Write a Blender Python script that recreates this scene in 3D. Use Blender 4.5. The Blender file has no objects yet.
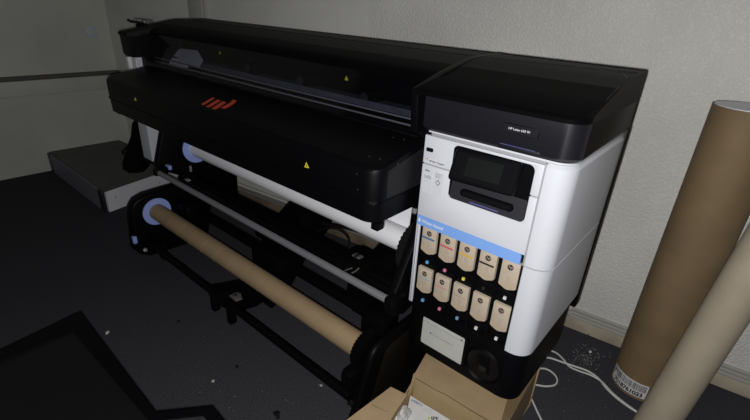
import bpy, bmesh, math, random
from mathutils import Vector, Matrix
random.seed(7)
C = bpy.context.scene.collection
SC = bpy.context.scene
H = 1.38

# ------------------------------------------------------------------ camera
YAW, PIT, ROL, FPX = -0.684139549, 0.437775631, -0.0583457499, 440.05
ca, sa, cb, sb = math.cos(YAW), math.sin(YAW), math.cos(PIT), math.sin(PIT)
fw = Vector((sa*cb, ca*cb, -sb)); rt = Vector((ca, -sa, 0)); dn = fw.cross(rt)
cg, sg = math.cos(ROL), math.sin(ROL)
rx = rt*cg + dn*sg; dx = -rt*sg + dn*cg
CAM = Vector((0, 0, H))
cd = bpy.data.cameras.new('camera'); cam = bpy.data.objects.new('camera', cd); C.objects.link(cam)
mw = Matrix.Identity(4)
for i in range(3):
    mw[i][0] = rx[i]; mw[i][1] = -dx[i]; mw[i][2] = -fw[i]; mw[i][3] = CAM[i]
cam.matrix_world = mw
cd.sensor_width = 36; cd.lens = FPX*36/750; cd.clip_start = .02; cd.shift_x = -.5/750
SC.camera = cam

# ------------------------------------------------------------------ light
w = bpy.data.worlds.new('world'); SC.world = w; w.use_nodes = True
bg = w.node_tree.nodes['Background']; bg.inputs[0].default_value = (.80, .88, 1, 1); bg.inputs[1].default_value = .015
ld = bpy.data.lights.new('flash', 'POINT'); ld.shadow_soft_size = .012; ld.energy = 74; ld.color = (1, .985, .97)
lo = bpy.data.objects.new('flash', ld); C.objects.link(lo)
lm = mw.copy(); lp = CAM - rx*.010 + dx*.026
for i in range(3): lm[i][3] = lp[i]
lo.matrix_world = lm
# dim cool fill from an unseen area light behind the camera
l2 = bpy.data.lights.new('fill_light', 'AREA'); l2.shape = 'RECTANGLE'; l2.size = 2.0; l2.size_y = 1.2; l2.energy = .25; l2.color = (.82, .9, 1)
o2 = bpy.data.objects.new('fill_light', l2); C.objects.link(o2); o2.location = (1.2, -1.2, 2.4)
o2.rotation_euler = (Vector((-1.2, 1, .9)) - Vector((1.2, -1.2, 2.4))).to_track_quat('-Z', 'Y').to_euler()
vs = SC.view_settings; vs.view_transform = 'Standard'; vs.look = 'None'; vs.gamma = 1; vs.use_curve_mapping = False; vs.exposure = 0

# ------------------------------------------------------------------ materials
def mat(name, col, rough=.5, metal=0, spec=.5, noise=0, nscale=30, bump=0, bscale=60, emit=None, dist=.002):
    m = bpy.data.materials.new(name); m.use_nodes = True
    nt = m.node_tree; b = nt.nodes['Principled BSDF']
    b.inputs['Base Color'].default_value = (*col, 1); b.inputs['Roughness'].default_value = rough
    b.inputs['Metallic'].default_value = metal; b.inputs['Specular IOR Level'].default_value = spec
    tc = nt.nodes.new('ShaderNodeTexCoord')
    if noise:
        n = nt.nodes.new('ShaderNodeTexNoise'); n.inputs['Scale'].default_value = nscale; n.inputs['Detail'].default_value = 6
        nt.links.new(tc.outputs['Object'], n.inputs['Vector'])
        r = nt.nodes.new('ShaderNodeMapRange'); r.inputs['From Min'].default_value = .3; r.inputs['From Max'].default_value = .7
        r.inputs['To Min'].default_value = 1-noise; r.inputs['To Max'].default_value = 1+noise
        mx = nt.nodes.new('ShaderNodeVectorMath'); mx.operation = 'SCALE'; mx.inputs[0].default_value = col
        nt.links.new(n.outputs['Fac'], r.inputs['Value']); nt.links.new(r.outputs['Result'], mx.inputs['Scale'])
        nt.links.new(mx.outputs['Vector'], b.inputs['Base Color'])
    if bump:
        n = nt.nodes.new('ShaderNodeTexNoise'); n.inputs['Scale'].default_value = bscale; n.inputs['Detail'].default_value = 4
        nt.links.new(tc.outputs['Object'], n.inputs['Vector'])
        bp = nt.nodes.new('ShaderNodeBump'); bp.inputs['Strength'].default_value = bump; bp.inputs['Distance'].default_value = dist
        nt.links.new(n.outputs['Fac'], bp.inputs['Height']); nt.links.new(bp.outputs['Normal'], b.inputs['Normal'])
    return m
BLK = mat('black_plastic', (.0020, .0021, .0028), .45, spec=.12, bump=.15, bscale=400, dist=.0004)
BLS = mat('satin_black_fascia', (.010, .010, .014), .36, spec=.4)
LIDM = mat('textured_black_lid_sheen', (.017, .017, .0165), .6, spec=.12, bump=.3, bscale=900, dist=.0004)  # lighter black: grazing reflection on the rear strip put into the colour
BLG2 = mat('smooth_black_lid_no_sheen', (.0022, .0022, .0026), .55, spec=.05)  # same lid, front slope, without the painted sheen
BLG = mat('glossy_black', (.006, .006, .007), .15)
WHT = mat('white_plastic', (.605, .622, .675), .38)
WHG = mat('shaded_white_groove', (.30, .30, .32), .5)  # white plastic greyed for the shade inside grooves and gaps
DGR = mat('dark_grey_plastic', (.020, .020, .025), .4)
GRV = mat('seam_black', (.002, .002, .002), .8)
SCRN = mat('screen_glass', (.008, .009, .009), .28)
BLUE = mat('light_blue_label', (.20, .38, .80), .5)
HUB = mat('blue_hub_plastic', (.33, .43, .86), .5)
LEDB = mat('status_light_strip', (.09, .09, .26), .4)
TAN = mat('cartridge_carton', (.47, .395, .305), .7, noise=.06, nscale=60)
TAN2 = mat('cartridge_carton_lower_band', (.44, .36, .27), .7)  # slightly darker tan for the lower band
KRFT = mat('kraft_cardboard', (.42, .30, .17), .75, noise=.08, nscale=14, bump=.1, bscale=120)
KRF2 = mat('kraft_tube', (.33, .235, .135), .7, noise=.06, nscale=8)
KRFD = mat('kraft_tube_seam', (.42, .31, .19), .7)
KRFW = mat('brown_wrap', (.19, .13, .066), .7, noise=.12, nscale=9)
KRFI = mat('kraft_inner', (.40, .30, .16), .8, noise=.08, nscale=14)
CREA = mat('cardboard_crease', (.10, .07, .04), .8)
PAPR = mat('white_media', (.86, .87, .92), .5)
WPAP = mat('white_paper', (.70, .70, .70), .6, noise=.05, nscale=40)
SILV = mat('silver_bar', (.25, .25, .27), .45, metal=.3)
STEEL = mat('bright_steel', (.45, .42, .38), .35, metal=.8, noise=.3, nscale=80)
ORNG = mat('red_orange_print', (.62, .075, .03), .5)
YEL = mat('yellow_print', (.75, .68, .05), .5)
INK = mat('black_print', (.015, .014, .014), .6)
GREYP = mat('grey_print', (.22, .22, .23), .6)
WPR = mat('white_print', (.75, .75, .78), .5)
CYN = mat('cyan_print', (.16, .45, .80), .5)
BLP = mat('blue_print', (.05, .16, .36), .5)
REDP = mat('red_print', (.55, .10, .12), .5)
PNK = mat('pink_print', (.75, .22, .38), .5)
GLD = mat('gold_print', (.62, .40, .04), .5)
YLP = mat('yellow_ink_print', (.80, .72, .10), .5)
LBL = mat('pale_blue_print', (.25, .36, .55), .5)
LMG = mat('pale_red_print', (.55, .20, .20), .5)
TANKM = mat('milky_tank', (.50, .51, .48), .22, noise=.06, nscale=12)
RUB = mat('black_rubber', (.005, .005, .005), .8, spec=.2)
CABL = mat('white_cable', (.62, .62, .60), .5)
BAG = mat('black_cloth', (.0018, .0018, .0018), .95, spec=.1, bump=.5, bscale=60)
BBRD = mat('stained_baseboard_wood', (.46, .40, .31), .7, noise=.22, nscale=6)
BBR2 = mat('brown_stained_board', (.20, .155, .11), .7, noise=.3, nscale=7)
TRN2 = mat('darker_trunking', (.26, .26, .23), .6)  # darker grey for the left run of trunking
TRNK = mat('grey_trunking', (.45, .45, .41), .55)
PLIN = mat('white_plinth_front', (.80, .81, .88), .5, noise=.03, nscale=10)
PLTP = mat('grey_plinth_top', (.11, .11, .10), .7, noise=.1, nscale=8)
GRN = mat('lime_print', (.55, .65, .08), .5)
CRMB = mat('plaster_crumb', (.45, .45, .42), .8)
LILAC = mat('lilac_grey_panel', (.20, .20, .25), .6)
INTG = mat('blue_grey_platen', (.065, .07, .095), .4, noise=.2, nscale=40)
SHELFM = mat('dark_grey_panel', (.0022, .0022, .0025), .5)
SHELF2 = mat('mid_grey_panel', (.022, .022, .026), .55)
PLASTIC = mat('clear_bag', (.58, .58, .58), .25, noise=.35, nscale=30, bump=.9, bscale=40, dist=.006)

# wall: rough stucco to the right of a joint, smoother render to the left
def wall_mat(name, col, split=None):
    m = bpy.data.materials.new(name); m.use_nodes = True; nt = m.node_tree; b = nt.nodes['Principled BSDF']
    b.inputs['Roughness'].default_value = .9; b.inputs['Specular IOR Level'].default_value = .2
    tc = nt.nodes.new('ShaderNodeTexCoord')
    n1 = nt.nodes.new('ShaderNodeTexNoise'); n1.inputs['Scale'].default_value = 130; n1.inputs['Detail'].default_value = 3
    mp = nt.nodes.new('ShaderNodeMapping'); mp.inputs['Scale'].default_value = (1, 1, .8)
    nt.links.new(tc.outputs['Object'], mp.inputs[0]); nt.links.new(mp.outputs[0], n1.inputs['Vector'])
    r1 = nt.nodes.new('ShaderNodeValToRGB'); r1.color_ramp.elements[0].position = .36; r1.color_ramp.elements[1].position = .56
    nt.links.new(n1.outputs['Fac'], r1.inputs[0])
    n2 = nt.nodes.new('ShaderNodeTexNoise'); n2.inputs['Scale'].default_value = 2.2; n2.inputs['Detail'].default_value = 5
    nt.links.new(tc.outputs['Object'], n2.inputs['Vector'])
    r2 = nt.nodes.new('ShaderNodeMapRange'); r2.inputs['From Min'].default_value = .3; r2.inputs['From Max'].default_value = .7
    r2.inputs['To Min'].default_value = .9; r2.inputs['To Max'].default_value = 1.08
    nt.links.new(n2.outputs['Fac'], r2.inputs['Value'])
    sc = nt.nodes.new('ShaderNodeVectorMath'); sc.operation = 'SCALE'; sc.inputs[0].default_value = col
    nt.links.new(r2.outputs['Result'], sc.inputs['Scale'])
    nt.links.new(sc.outputs['Vector'], b.inputs['Base Color'])
    bp = nt.nodes.new('ShaderNodeBump'); bp.inputs['Distance'].default_value = .004; bp.inputs['Strength'].default_value = .55
    if split is not None:
        sx = nt.nodes.new('ShaderNodeSeparateXYZ'); nt.links.new(tc.outputs['Object'], sx.inputs[0])
        mr = nt.nodes.new('ShaderNodeMapRange'); mr.inputs['From Min'].default_value = split-.02; mr.inputs['From Max'].default_value = split+.02
        mr.inputs['To Min'].default_value = .10; mr.inputs['To Max'].default_value = .55
        nt.links.new(sx.outputs['X'], mr.inputs['Value']); nt.links.new(mr.outputs['Result'], bp.inputs['Strength'])
    nt.links.new(r1.outputs['Color'], bp.inputs['Height']); nt.links.new(bp.outputs['Normal'], b.inputs['Normal'])
    return m
def carpet_mat():
    m = mat('charcoal_carpet', (.050, .050, .058), .95, spec=.1, noise=.35, nscale=170, bump=.5, bscale=300, dist=.002)
    return m
WALLM = wall_mat('stucco_wall', (.72, .72, .68), split=-1.61)
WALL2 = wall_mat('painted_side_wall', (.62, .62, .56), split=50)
CARP = carpet_mat()
def glass_mat():
    m = bpy.data.materials.new('smoked_window'); m.use_nodes = True; nt = m.node_tree
    out = nt.nodes['Material Output']; nt.nodes.remove(nt.nodes['Principled BSDF'])
    t = nt.nodes.new('ShaderNodeBsdfTransparent'); t.inputs[0].default_value = (.86, .86, .89, 1)
    g = nt.nodes.new('ShaderNodeBsdfGlossy'); g.inputs['Roughness'].default_value = .08; g.inputs[0].default_value = (.6, .6, .6, 1)
    mx = nt.nodes.new('ShaderNodeMixShader'); mx.inputs[0].default_value = .05
    nt.links.new(t.outputs[0], mx.inputs[1]); nt.links.new(g.outputs[0], mx.inputs[2]); nt.links.new(mx.outputs[0], out.inputs[0])
    return m
GLASS = glass_mat()

# ------------------------------------------------------------------ mesh helpers
def PX(x, y, axis, val):
    d = fw*1.0 + rx*((x-375.5)/FPX) + dx*((y-210)/FPX)
    t = (val - CAM[axis])/d[axis]; return CAM + d*t
def PN(x, y, p0, n):
    d = fw + rx*((x-375.5)/FPX) + dx*((y-210)/FPX); n = Vector(n)
    t = (Vector(p0)-CAM).dot(n)/d.dot(n); return CAM + d*t

class MB:
    def __init__(s): s.bm = bmesh.new(); s.mats = []
    def mi(s, m):
        if m not in s.mats: s.mats.append(m)
        return s.mats.index(m)
    def add(s, src, m, M=None, smooth=False):
        i = s.mi(m); vm = {}
        for v in src.verts: vm[v] = s.bm.verts.new(M @ v.co if M else v.co)
        for f in src.faces:
            try:
                g = s.bm.faces.new([vm[v] for v in f.verts]); g.material_index = i; g.smooth = smooth
            except ValueError: pass
        src.free(); return s
    def box(s, a, b, m, bev=0, M=None, seg=2):
        t = bmesh.new(); bmesh.ops.create_cube(t, size=1)
        a = Vector(a); b = Vector(b)
        for v in t.verts: v.co = Vector([(a[i]+b[i])/2 + v.co[i]*(b[i]-a[i]) for i in range(3)])
        if bev: bmesh.ops.bevel(t, geom=t.edges[:], offset=bev, segments=seg, profile=.5, affect='EDGES')
        return s.add(t, m, M, bev > 0)
    def prism(s, pts, axis, a, b, m, bev=0, seg=2, smooth=False):
        """pts 2-D in the two other axes (in x,y,z order), extruded along axis from a to b"""
        t = bmesh.new()
        def mk(p, v):
            c = list(p); c.insert(axis, v); return t.verts.new(c)
        A = [mk(p, a) for p in pts]; B = [mk(p, b) for p in pts]; n = len(pts)
        fa = t.faces.new(A); fb = t.faces.new(B[::-1])
        for i in range(n): t.faces.new([A[i], B[i], B[(i+1) % n], A[(i+1) % n]])
        bmesh.ops.recalc_face_normals(t, faces=t.faces[:])
        if bev: bmesh.ops.bevel(t, geom=[e for e in t.edges if fa in e.link_faces or fb in e.link_faces], offset=bev, segments=seg, profile=.5, affect='EDGES')
        return s.add(t, m, None, smooth or bev > 0)
    def loft(s, loops, m, smooth=True, cap=True):
        t = bmesh.new(); L = [[t.verts.new(p) for p in l] for l in loops]; n = len(loops[0])
        for k in range(len(L)-1):
            for i in range(n): t.faces.new([L[k][i], L[k][(i+1) % n], L[k+1][(i+1) % n], L[k+1][i]])
        if cap: t.faces.new(L[0][::-1]); t.faces.new(L[-1])
        bmesh.ops.recalc_face_normals(t, faces=t.faces[:])
        return s.add(t, m, None, smooth)
    def cyl(s, p, q, r, m, n=24, r2=None, cap=True):
        p = Vector(p); q = Vector(q); d = (q-p).normalized(); u = d.orthogonal().normalized(); v = d.cross(u); r2 = r if r2 is None else r2
        l = [[c + (u*math.cos(2*math.pi*i/n) + v*math.sin(2*math.pi*i/n))*R for i in range(n)] for c, R in ((p, r), (q, r2))]
        return s.loft(l, m, True, cap)
    def sweep(s, pts, r, m, n=8):
        pts = [Vector(p) for p in pts]; L = []; u = None
        for i, p in enumerate(pts):
            d = (pts[min(i+1, len(pts)-1)] - pts[max(i-1, 0)]).normalized()
            u = d.orthogonal().normalized() if u is None else (u - d*u.dot(d)).normalized()
            v = d.cross(u); L.append([p + (u*math.cos(2*math.pi*k/n) + v*math.sin(2*math.pi*k/n))*r for k in range(n)])
        return s.loft(L, m)
    def poly(s, pts, m, thick=0, nrm=None):
        """flat polygon, optionally thickened against its normal"""
        pts = [Vector(p) for p in pts]
        if not thick:
            t = bmesh.new(); t.faces.new([t.verts.new(p) for p in pts]); return s.add(t, m)
        n = Vector(nrm).normalized() if nrm is not None else (pts[1]-pts[0]).cross(pts[2]-pts[0]).normalized()
        return s.loft([pts, [p - n*thick for p in pts]], m, False)
    def text(s, body, size, m, M, shear=0, bold=0):
        cu = bpy.data.curves.new('t', 'FONT'); cu.body = body; cu.size = size; cu.align_x = 'LEFT'; cu.align_y = 'CENTER'; cu.shear = shear; cu.offset = bold
        o = bpy.data.objects.new('t', cu); me = bpy.data.meshes.new_from_object(o)
        t = bmesh.new(); t.from_mesh(me); s.add(t, m, M)
        bpy.data.objects.remove(o); bpy.data.curves.remove(cu); bpy.data.meshes.remove(me); return s
    def build(s, name, parent=None, origin=None, local=False):
        me = bpy.data.meshes.new(name); bmesh.ops.remove_doubles(s.bm, verts=s.bm.verts[:], dist=1e-6)
        if origin is not None and not local:
            o = Vector(origin)
            for v in s.bm.verts: v.co -= o
        s.bm.to_mesh(me); s.bm.free()
        for m in s.mats: me.materials.append(m)
        try: me.set_sharp_from_angle(angle=math.radians(35))
        except Exception: pass
        ob = bpy.data.objects.new(name, me); C.objects.link(ob)
        if origin is not None: ob.location = origin
        if parent:
            ob.parent = parent
            r = parent
            off = Vector((0, 0, 0))
            while r: off += r.location; r = r.parent
            if origin is None: ob.location = -off
            else: ob.location = Vector(origin) - off
        return ob
def tag(o, label=None, cat=None, group=None, kind=None):
    if label: o['label'] = label
    if cat: o['category'] = cat
    if group: o['group'] = group
    if kind: o['kind'] = kind
    return o
def empty(name, loc, label, cat, group=None):
    o = bpy.data.objects.new(name, None); C.objects.link(o); o.location = loc; o.empty_display_size = .05
    return tag(o, label, cat, group)
def struct(o): o['kind'] = 'structure'; return o
def rrect(x0, x1, y0, y1, rs, n=6):
    """rounded rectangle, rs = radii at (x0,y0),(x1,y0),(x1,y1),(x0,y1)"""
    out = []
    for (cx, cy, sx, sy, a0), r in zip(((x0, y0, 1, 1, 180), (x1, y0, -1, 1, 270), (x1, y1, -1, -1, 0), (x0, y1, 1, -1, 90)), rs):
        ox, oy = cx+sx*r, cy+sy*r
        for k in range(n+1):
            a = math.radians(a0 + 90*k/n); out.append((ox+r*math.cos(a), oy+r*math.sin(a)))
    return out
FR = Matrix(((1, 0, 0, 0), (0, 0, -1, 0), (0, 1, 0, 0), (0, 0, 0, 1)))    # text plane facing -Y
def face_y(x, y, z): return Matrix.Translation((x, y, z)) @ FR

# ------------------------------------------------------------------ room
WA = math.atan2(.03, .273); WD = Vector((math.cos(WA), math.sin(WA), 0)); WN = Vector((math.sin(WA), -math.cos(WA), 0))
W0 = Vector((-.369, 1.966, 0))
def wpt(s_, off=0, z=0): return W0 + WD*s_ + WN*off + Vector((0, 0, z))
def wall_xy(x): return W0.y + (x-W0.x)*math.tan(WA)
def bwbox(mb, s0, s1, o0, o1, z0, z1, m, bev=0):
    M = Matrix.Translation(W0) @ Matrix.Rotation(WA, 4, 'Z')
    return mb.box((s0, -o1, z0), (s1, -o0, z1), m, bev, M)
LWX = -4.19
fl = MB().box((-6, -2.2, -.06), (2.6, 3.2, 0), CARP).build('floor'); struct(fl)
b = MB(); bwbox(b, (LWX-W0.x)/math.cos(WA)-.2, 3.0, -.12, 0, 0, 2.7, WALLM); struct(b.build('wall_back'))
b = MB().box((LWX-.12, -2.2, 0), (LWX, 1.80, 2.7), WALL2); struct(b.build('wall_left'))
# base board along the back wall (worn wood strips)
b = MB(); bwbox(b, -3.80, -.6, 0, .016, 0, .062, BBR2, .002); bwbox(b, -.597, .12, 0, .016, 0, .062, BBRD, .002); bwbox(b, .123, 2.9, 0, .016, 0, .060, BBRD, .002); struct(b.build('baseboard_back'))
b = MB()
for z0, z1, o in ((.064, .080, .020), (.083, .097, .017), (.100, .112, .012)): bwbox(b, .02, 2.9, 0, o, z0, z1, TRNK, .003)
for z0, z1, o in ((.064, .078, .018), (.081, .093, .014), (.112, .118, .006)): bwbox(b, -3.80, -.6, 0, o, z0, z1, TRN2, .003); bwbox(b, -.597, .018, 0, o, z0, z1, TRNK, .003)
bwbox(b, .008, .026, 0, .022, .072, .094, TRNK, .002)
struct(b.build('trim_1'))
# boxed column on the back wall and its edge strip
b = MB(); sL = (-3.357*.92-W0.x)/math.cos(WA)+.03; bwbox(b, sL, sL+.15, 0, .03, .118, 2.7, TRNK, .004); bwbox(b, sL+.153, sL+.172, 0, .022, .118, 2.7, TRNK, .003); struct(b.build('trim_2'))
# ledge trunking on the left wall
p = PX(94, 75, 0, LWX); q = PX(94, 89, 0, LWX)
b = MB().box((LWX, -2.2, q.z), (LWX+.05, 1.55, p.z), WALL2, .006).box((LWX, -2.2, p.z+.004), (LWX+.06, 1.55, p.z+.03), PLTP, .004); struct(b.build('trim_3'))

# ------------------------------------------------------------------ low white platform at the far end
pl = empty('low_platform', (-3.6, 1.0, 0), 'low white-fronted platform with a dull grey top at the far end of the printer', 'platform')
b = MB().poly([(-3.085, .925, 0), (-3.225, 1.50, 0), (-3.225, 1.50, .15), (-3.085, .925, .15)], PLIN, .018, (1, .24, 0))
for px_, py_ in ((115.5, 197), (159.5, 182.5)):
    c = PN(px_, py_, (-3.085, .925, 0), (1, .24, 0)); b.cyl(c, c+Vector((.002, 0, 0)), .004, INK, 10)
b.build('front_panel', pl)
b = MB().prism([(-3.078, .918), (-3.222, 1.50), (-4.185, 1.45), (-4.185, .918)], 2, .15, .158, PLTP); b.build('top_board', pl)
b = MB().prism([(-3.10, .935), (-3.24, 1.49), (-4.18, 1.44), (-4.18, .935)], 2, 0, .149, PLTP); b.build('carcass', pl)
b = MB().box((-3.16, .900, 0), (-3.09, .917, .155), DGR, .002).box((-4.18, .900, 0), (-4.12, .917, .155), DGR, .002).box((-4.12, .903, .0), (-3.16, .917, .149), LILAC); b.build('end_panel', pl)

# switch plate on left wall
p = PX(91.5, 32, 0, LWX)
sp = empty('wall_switch', (LWX, p.y, p.z), 'white switch plate on the left wall above the ledge', 'switch')
MB().box((LWX, p.y-.04, p.z-.045), (LWX+.012, p.y+.04, p.z+.045), WHT, .004).build('cover_plate', sp)
MB().box((LWX+.012, p.y-.018, p.z-.025), (LWX+.017, p.y+.018, p.z+.025), WHT, .002).build('rocker', sp)

# ------------------------------------------------------------------ THE PRINTER
pr = empty('large_format_printer', (-1.4, 1.2, 0), 'long black and white wide-format printer with white ink tower on its right end', 'printer')
TX0, TX1 = -.6535, -.2505
# white body of the tower
R = .048
def tower_loop(z, ins=0): return [(x, y, z) for x, y in rrect(TX0+ins, TX1-ins, 1.0+ins, 1.455, (.006, R-ins*.5, .012, .004))]
DX = -.312      # vertical door seam
def side_loop(z, ins=0): return [(x, y, z) for x, y in rrect(DX-.002, TX1-ins, 1.0+ins, 1.455, (.001, R-ins*.5, .012, .001))]
b = MB().loft([side_loop(.505, .004), side_loop(.509), side_loop(.788)], WHT).loft([side_loop(.792), side_loop(1.060), side_loop(1.068, .007)], WHT)
b.loft([side_loop(.788, .003), side_loop(.792, .003)], WHG)
b.build('side_cover', pr)
b = MB().loft([tower_loop(1.058, .010), tower_loop(1.074, .010)], WHG)
b.box((TX0+.004, 1.012, .50), (DX-.002, 1.45, 1.06), BLK)   # core behind door
b.build('tower_core', pr)
MB().loft([tower_loop(1.0705, .004), tower_loop(1.0745, .004)], WHT).build('top_edge', pr)
# front door (upper strip with panel, lower strip with banner)
RX0, RX1, RZ0, RZ1 = -.560, -.338, .904, 1.055     # recess
b = MB()
b.prism([(TX0, .982), (RX0, .982), (RX0, RZ1), (RX1, RZ1), (RX1, .982), (DX-.006, .982), (DX-.006, 1.062), (TX0, 1.062)], 1, 1.0, 1.012, WHT, .0012)
b.build('top_door', pr)
b = MB()
b.prism([(TX0, .8195), (DX-.006, .8195), (DX-.006, .978), (RX1, .978), (RX1, RZ0), (RX0, RZ0), (RX0, .978), (TX0, .978)], 1, 1.0, 1.012, WHT, .0012)
b.box((TX0, 1.0, .505), (-.640, 1.016, .8195), WHT, .002)
b.box((-.6475, .9993, .51), (-.6455, 1.001, .786), WHG)
b.build('lower_door', pr)
for q_ in (((DX-.0075, 1.004, .505), (DX+.001, 1.014, 1.066)), ((TX0+.002, 1.004, .975), (RX0, 1.011, .984)), ((RX1, 1.004, .975), (DX-.008, 1.011, .984))):
    MB().box(q_[0], q_[1], WHG).build('door_gap', pr)
# recess tray
b = MB()
b.box((RX0, 1.04, .955), (RX1, 1.045, RZ1+.001), BLK)
b.poly([(RX0, 1.002, RZ0), (RX1, 1.002, RZ0), (RX1, 1.012, .960), (RX0, 1.012, .960)], DGR, .003, (0, -1, .8))
b.box((RX0-.002, 1.001, RZ0-.002), (RX0+.002, 1.045, RZ1+.002), BLK); b.box((RX1-.002, 1.001, RZ0-.002), (RX1+.002, 1.045, RZ1+.002), BLK)
b.box((RX0-.002, 1.001, RZ1-.001), (RX1+.002, 1.045, RZ1+.002), BLK)
rc = .014
for (cx, cz, sx, sz) in ((RX1, RZ1, -1, -1), (RX1, RZ0, -1, 1), (RX0, RZ0, 1, 1), (RX0, RZ1, 1, -1)):   # white fillets of the opening
    pts = [(cx, cz)] + [(cx+sx*rc-sx*rc*math.cos(math.radians(a)), cz+sz*rc-sz*rc*math.sin(math.radians(a))) for a in (0, 18, 36, 54, 72, 90)]
    b.prism(pts, 1, 1.0, 1.006, WHT)
b.build('display_recess', pr)
b = MB().prism([(x, z) for x, z in rrect(-.524, -.372, .921, .941, (.009,)*4)], 1, 1.0, 1.02, BLK)
b.prism([(x, z) for x, z in rrect(-.518, -.378, .925, .937, (.006,)*4)], 1, .9985, 1.0, BLG)
b.poly([PX(469.5, 201.6, 1, .9985), PX(498, 211.2, 1, .9985), PX(498, 212.6, 1, .9985), PX(469.5, 203, 1, .9985)], LEDB)
b.build('usb_slot', pr)
# tilting display
def tilt(pt): return Vector(pt)
yb = .955
TL, TR, BR, BL = PX(455.2, 146.7, 1, .982), PX(521.9, 162.9, 1, .982), PX(512.4, 196.2, 1, .948), PX(448, 179.5, 1, .948)
dc = (TL+TR+BR+BL)/4; ux = ((TR-TL)+(BR-BL)).normalized(); uz = ((TL-BL)+(TR-BR)).normalized(); uy = uz.cross(ux).normalized()
uz = ux.cross(uy)*-1 if ux.cross(uy).z < 0 else ux.cross(uy)
DM = Matrix.Identity(4)
nrm = ux.cross(uz)       # points toward -Y (viewer) ?
if nrm.y > 0: nrm = -nrm
for i in range(3): DM[i][0] = ux[i]; DM[i][1] = uz[i]; DM[i][2] = nrm[i]; DM[i][3] = dc[i]
hw = ((TR-TL).length+(BR-BL).length)/4; hh = ((TL-BL).length+(TR-BR).length)/4
def dloop(w_, h_, r_, z): return [DM @ Vector((x, y, z)) for x, y in rrect(-w_, w_, -h_, h_, (r_,)*4, 5)]
b = MB().loft([dloop(hw-.006, hh-.006, .006, -.022), dloop(hw, hh, .010, -.016), dloop(hw, hh, .010, -.003), dloop(hw-.003, hh-.003, .008, 0)], BLK)
b.build('display', pr)
disp = bpy.data.objects['display']
MB().loft([dloop(hw*.90, hh*.80, .002, .0004), dloop(hw*.90, hh*.80, .002, .001)], BLG, False).build('screen_glass', disp)
MB().loft([[DM @ Vector((x, y, z)) for x, y in ((-hw*.52, -hh*.55), (hw*.55, -hh*.55), (hw*.55, hh*.62), (-hw*.52, hh*.62))] for z in (.001, .0014)], SCRN, False).build('screen', disp)
MB().box((-.50, 1.0, .97), (-.43, 1.04, 1.02), BLK, .004).build('display_arm', pr)
# sensor and badges on the door
b = MB().prism([(x, z) for x, z in rrect(-.645, -.623, 1.0175, 1.0285, (.003,)*4)], 1, .998, 1.001, BLG); b.build('door_latch', pr)
b = MB().prism([(x, z) for x, z in rrect(-.648, -.580, .985, .999, (.003,)*4)], 1, .9992, 1.0003, mat('label_grey', (.62, .62, .68), .5))
yy = .9988
b.prism([(-.643, .990), (-.639, .990), (-.639, .994), (-.643, .994)], 1, yy, .9993, YLP).prism([(-.641, .994), (-.6375, .994), (-.6375, .997), (-.641, .997)], 1, yy, .9993, INK).prism([(-.645, .993), (-.643, .993), (-.643, .997), (-.645, .997)], 1, yy, .9993, REDP).prism([(-.639, .989), (-.637, .989), (-.637, .993), (-.639, .993)], 1, yy, .9993, CYN)
b.text('HP Pixel Control', .0070, INK, face_y(-.632, yy, .992), bold=.00022)
b.build('badge', pr)
b = MB().box((-.646, .9992, .896), (-.616, 1.0003, .966), WHT).box((-.611, .9992, .896), (-.580, 1.0003, .966), WHT)
b.text('FIND', .007, INK, face_y(-.642, yy, .962), bold=.0002).text('LA2', .013, GREYP, face_y(-.642, yy, .944), bold=.0003).text('____', .007, INK, face_y(-.642, yy, .934))
b.text('2DO1', .009, GREYP, face_y(-.607, yy, .960)).text('S8TS', .009, GREYP, face_y(-.607, yy, .952))
b.prism([(-.596, .946), (-.588, .936), (-.596, .926), (-.604, .936)], 1, .9988, .9992, GREYP)
b.prism([(-.596, .942), (-.591, .936), (-.596, .930), (-.601, .936)], 1, .9984, .9989, WHT)
b.build('sticker', pr)
b = MB().prism([(x, z) for x, z in rrect(-.651, -.325, .7885, .8195, (.001, .001, .008, .001))], 1, .9985, 1.004, BLUE)
b.prism([(-.643 + .0045*math.cos(a), .803+.0045*math.sin(a)) if not (60 < math.degrees(a) < 120) else (-.643, .813) for a in [math.radians(d_) for d_ in range(0, 360, 30)]], 1, .998, .9988, WPR)
b.text('Water-based', .0140, WPR, face_y(-.634, .9979, .804), bold=.0002)
b.build('blue_banner', pr)
# cartridge bay
b = MB()
b.box((-.641, 1.03, .50), (DX-.002, 1.05, .79), BLK)
b.box((-.641, 1.003, .503), (DX-.002, 1.05, .513), BLK, .002)
for z in (.535, .655):
    b.box((-.641, 1.010, z), (DX-.002, 1.05, z+.035), BLK, .002)
for k in range(6):
    x = (-.6365, -.572, -.508, -.4425, -.3765, -.3185)[k]
    b.box((x-.0035, 1.004, .51), (x+.0035, 1.04, .788), BLK, .001)
b.box((TX0+.003, 1.02, .50), (-.641, 1.05, .83), BLK)
b.build('cartridge_bay', pr)
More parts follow.
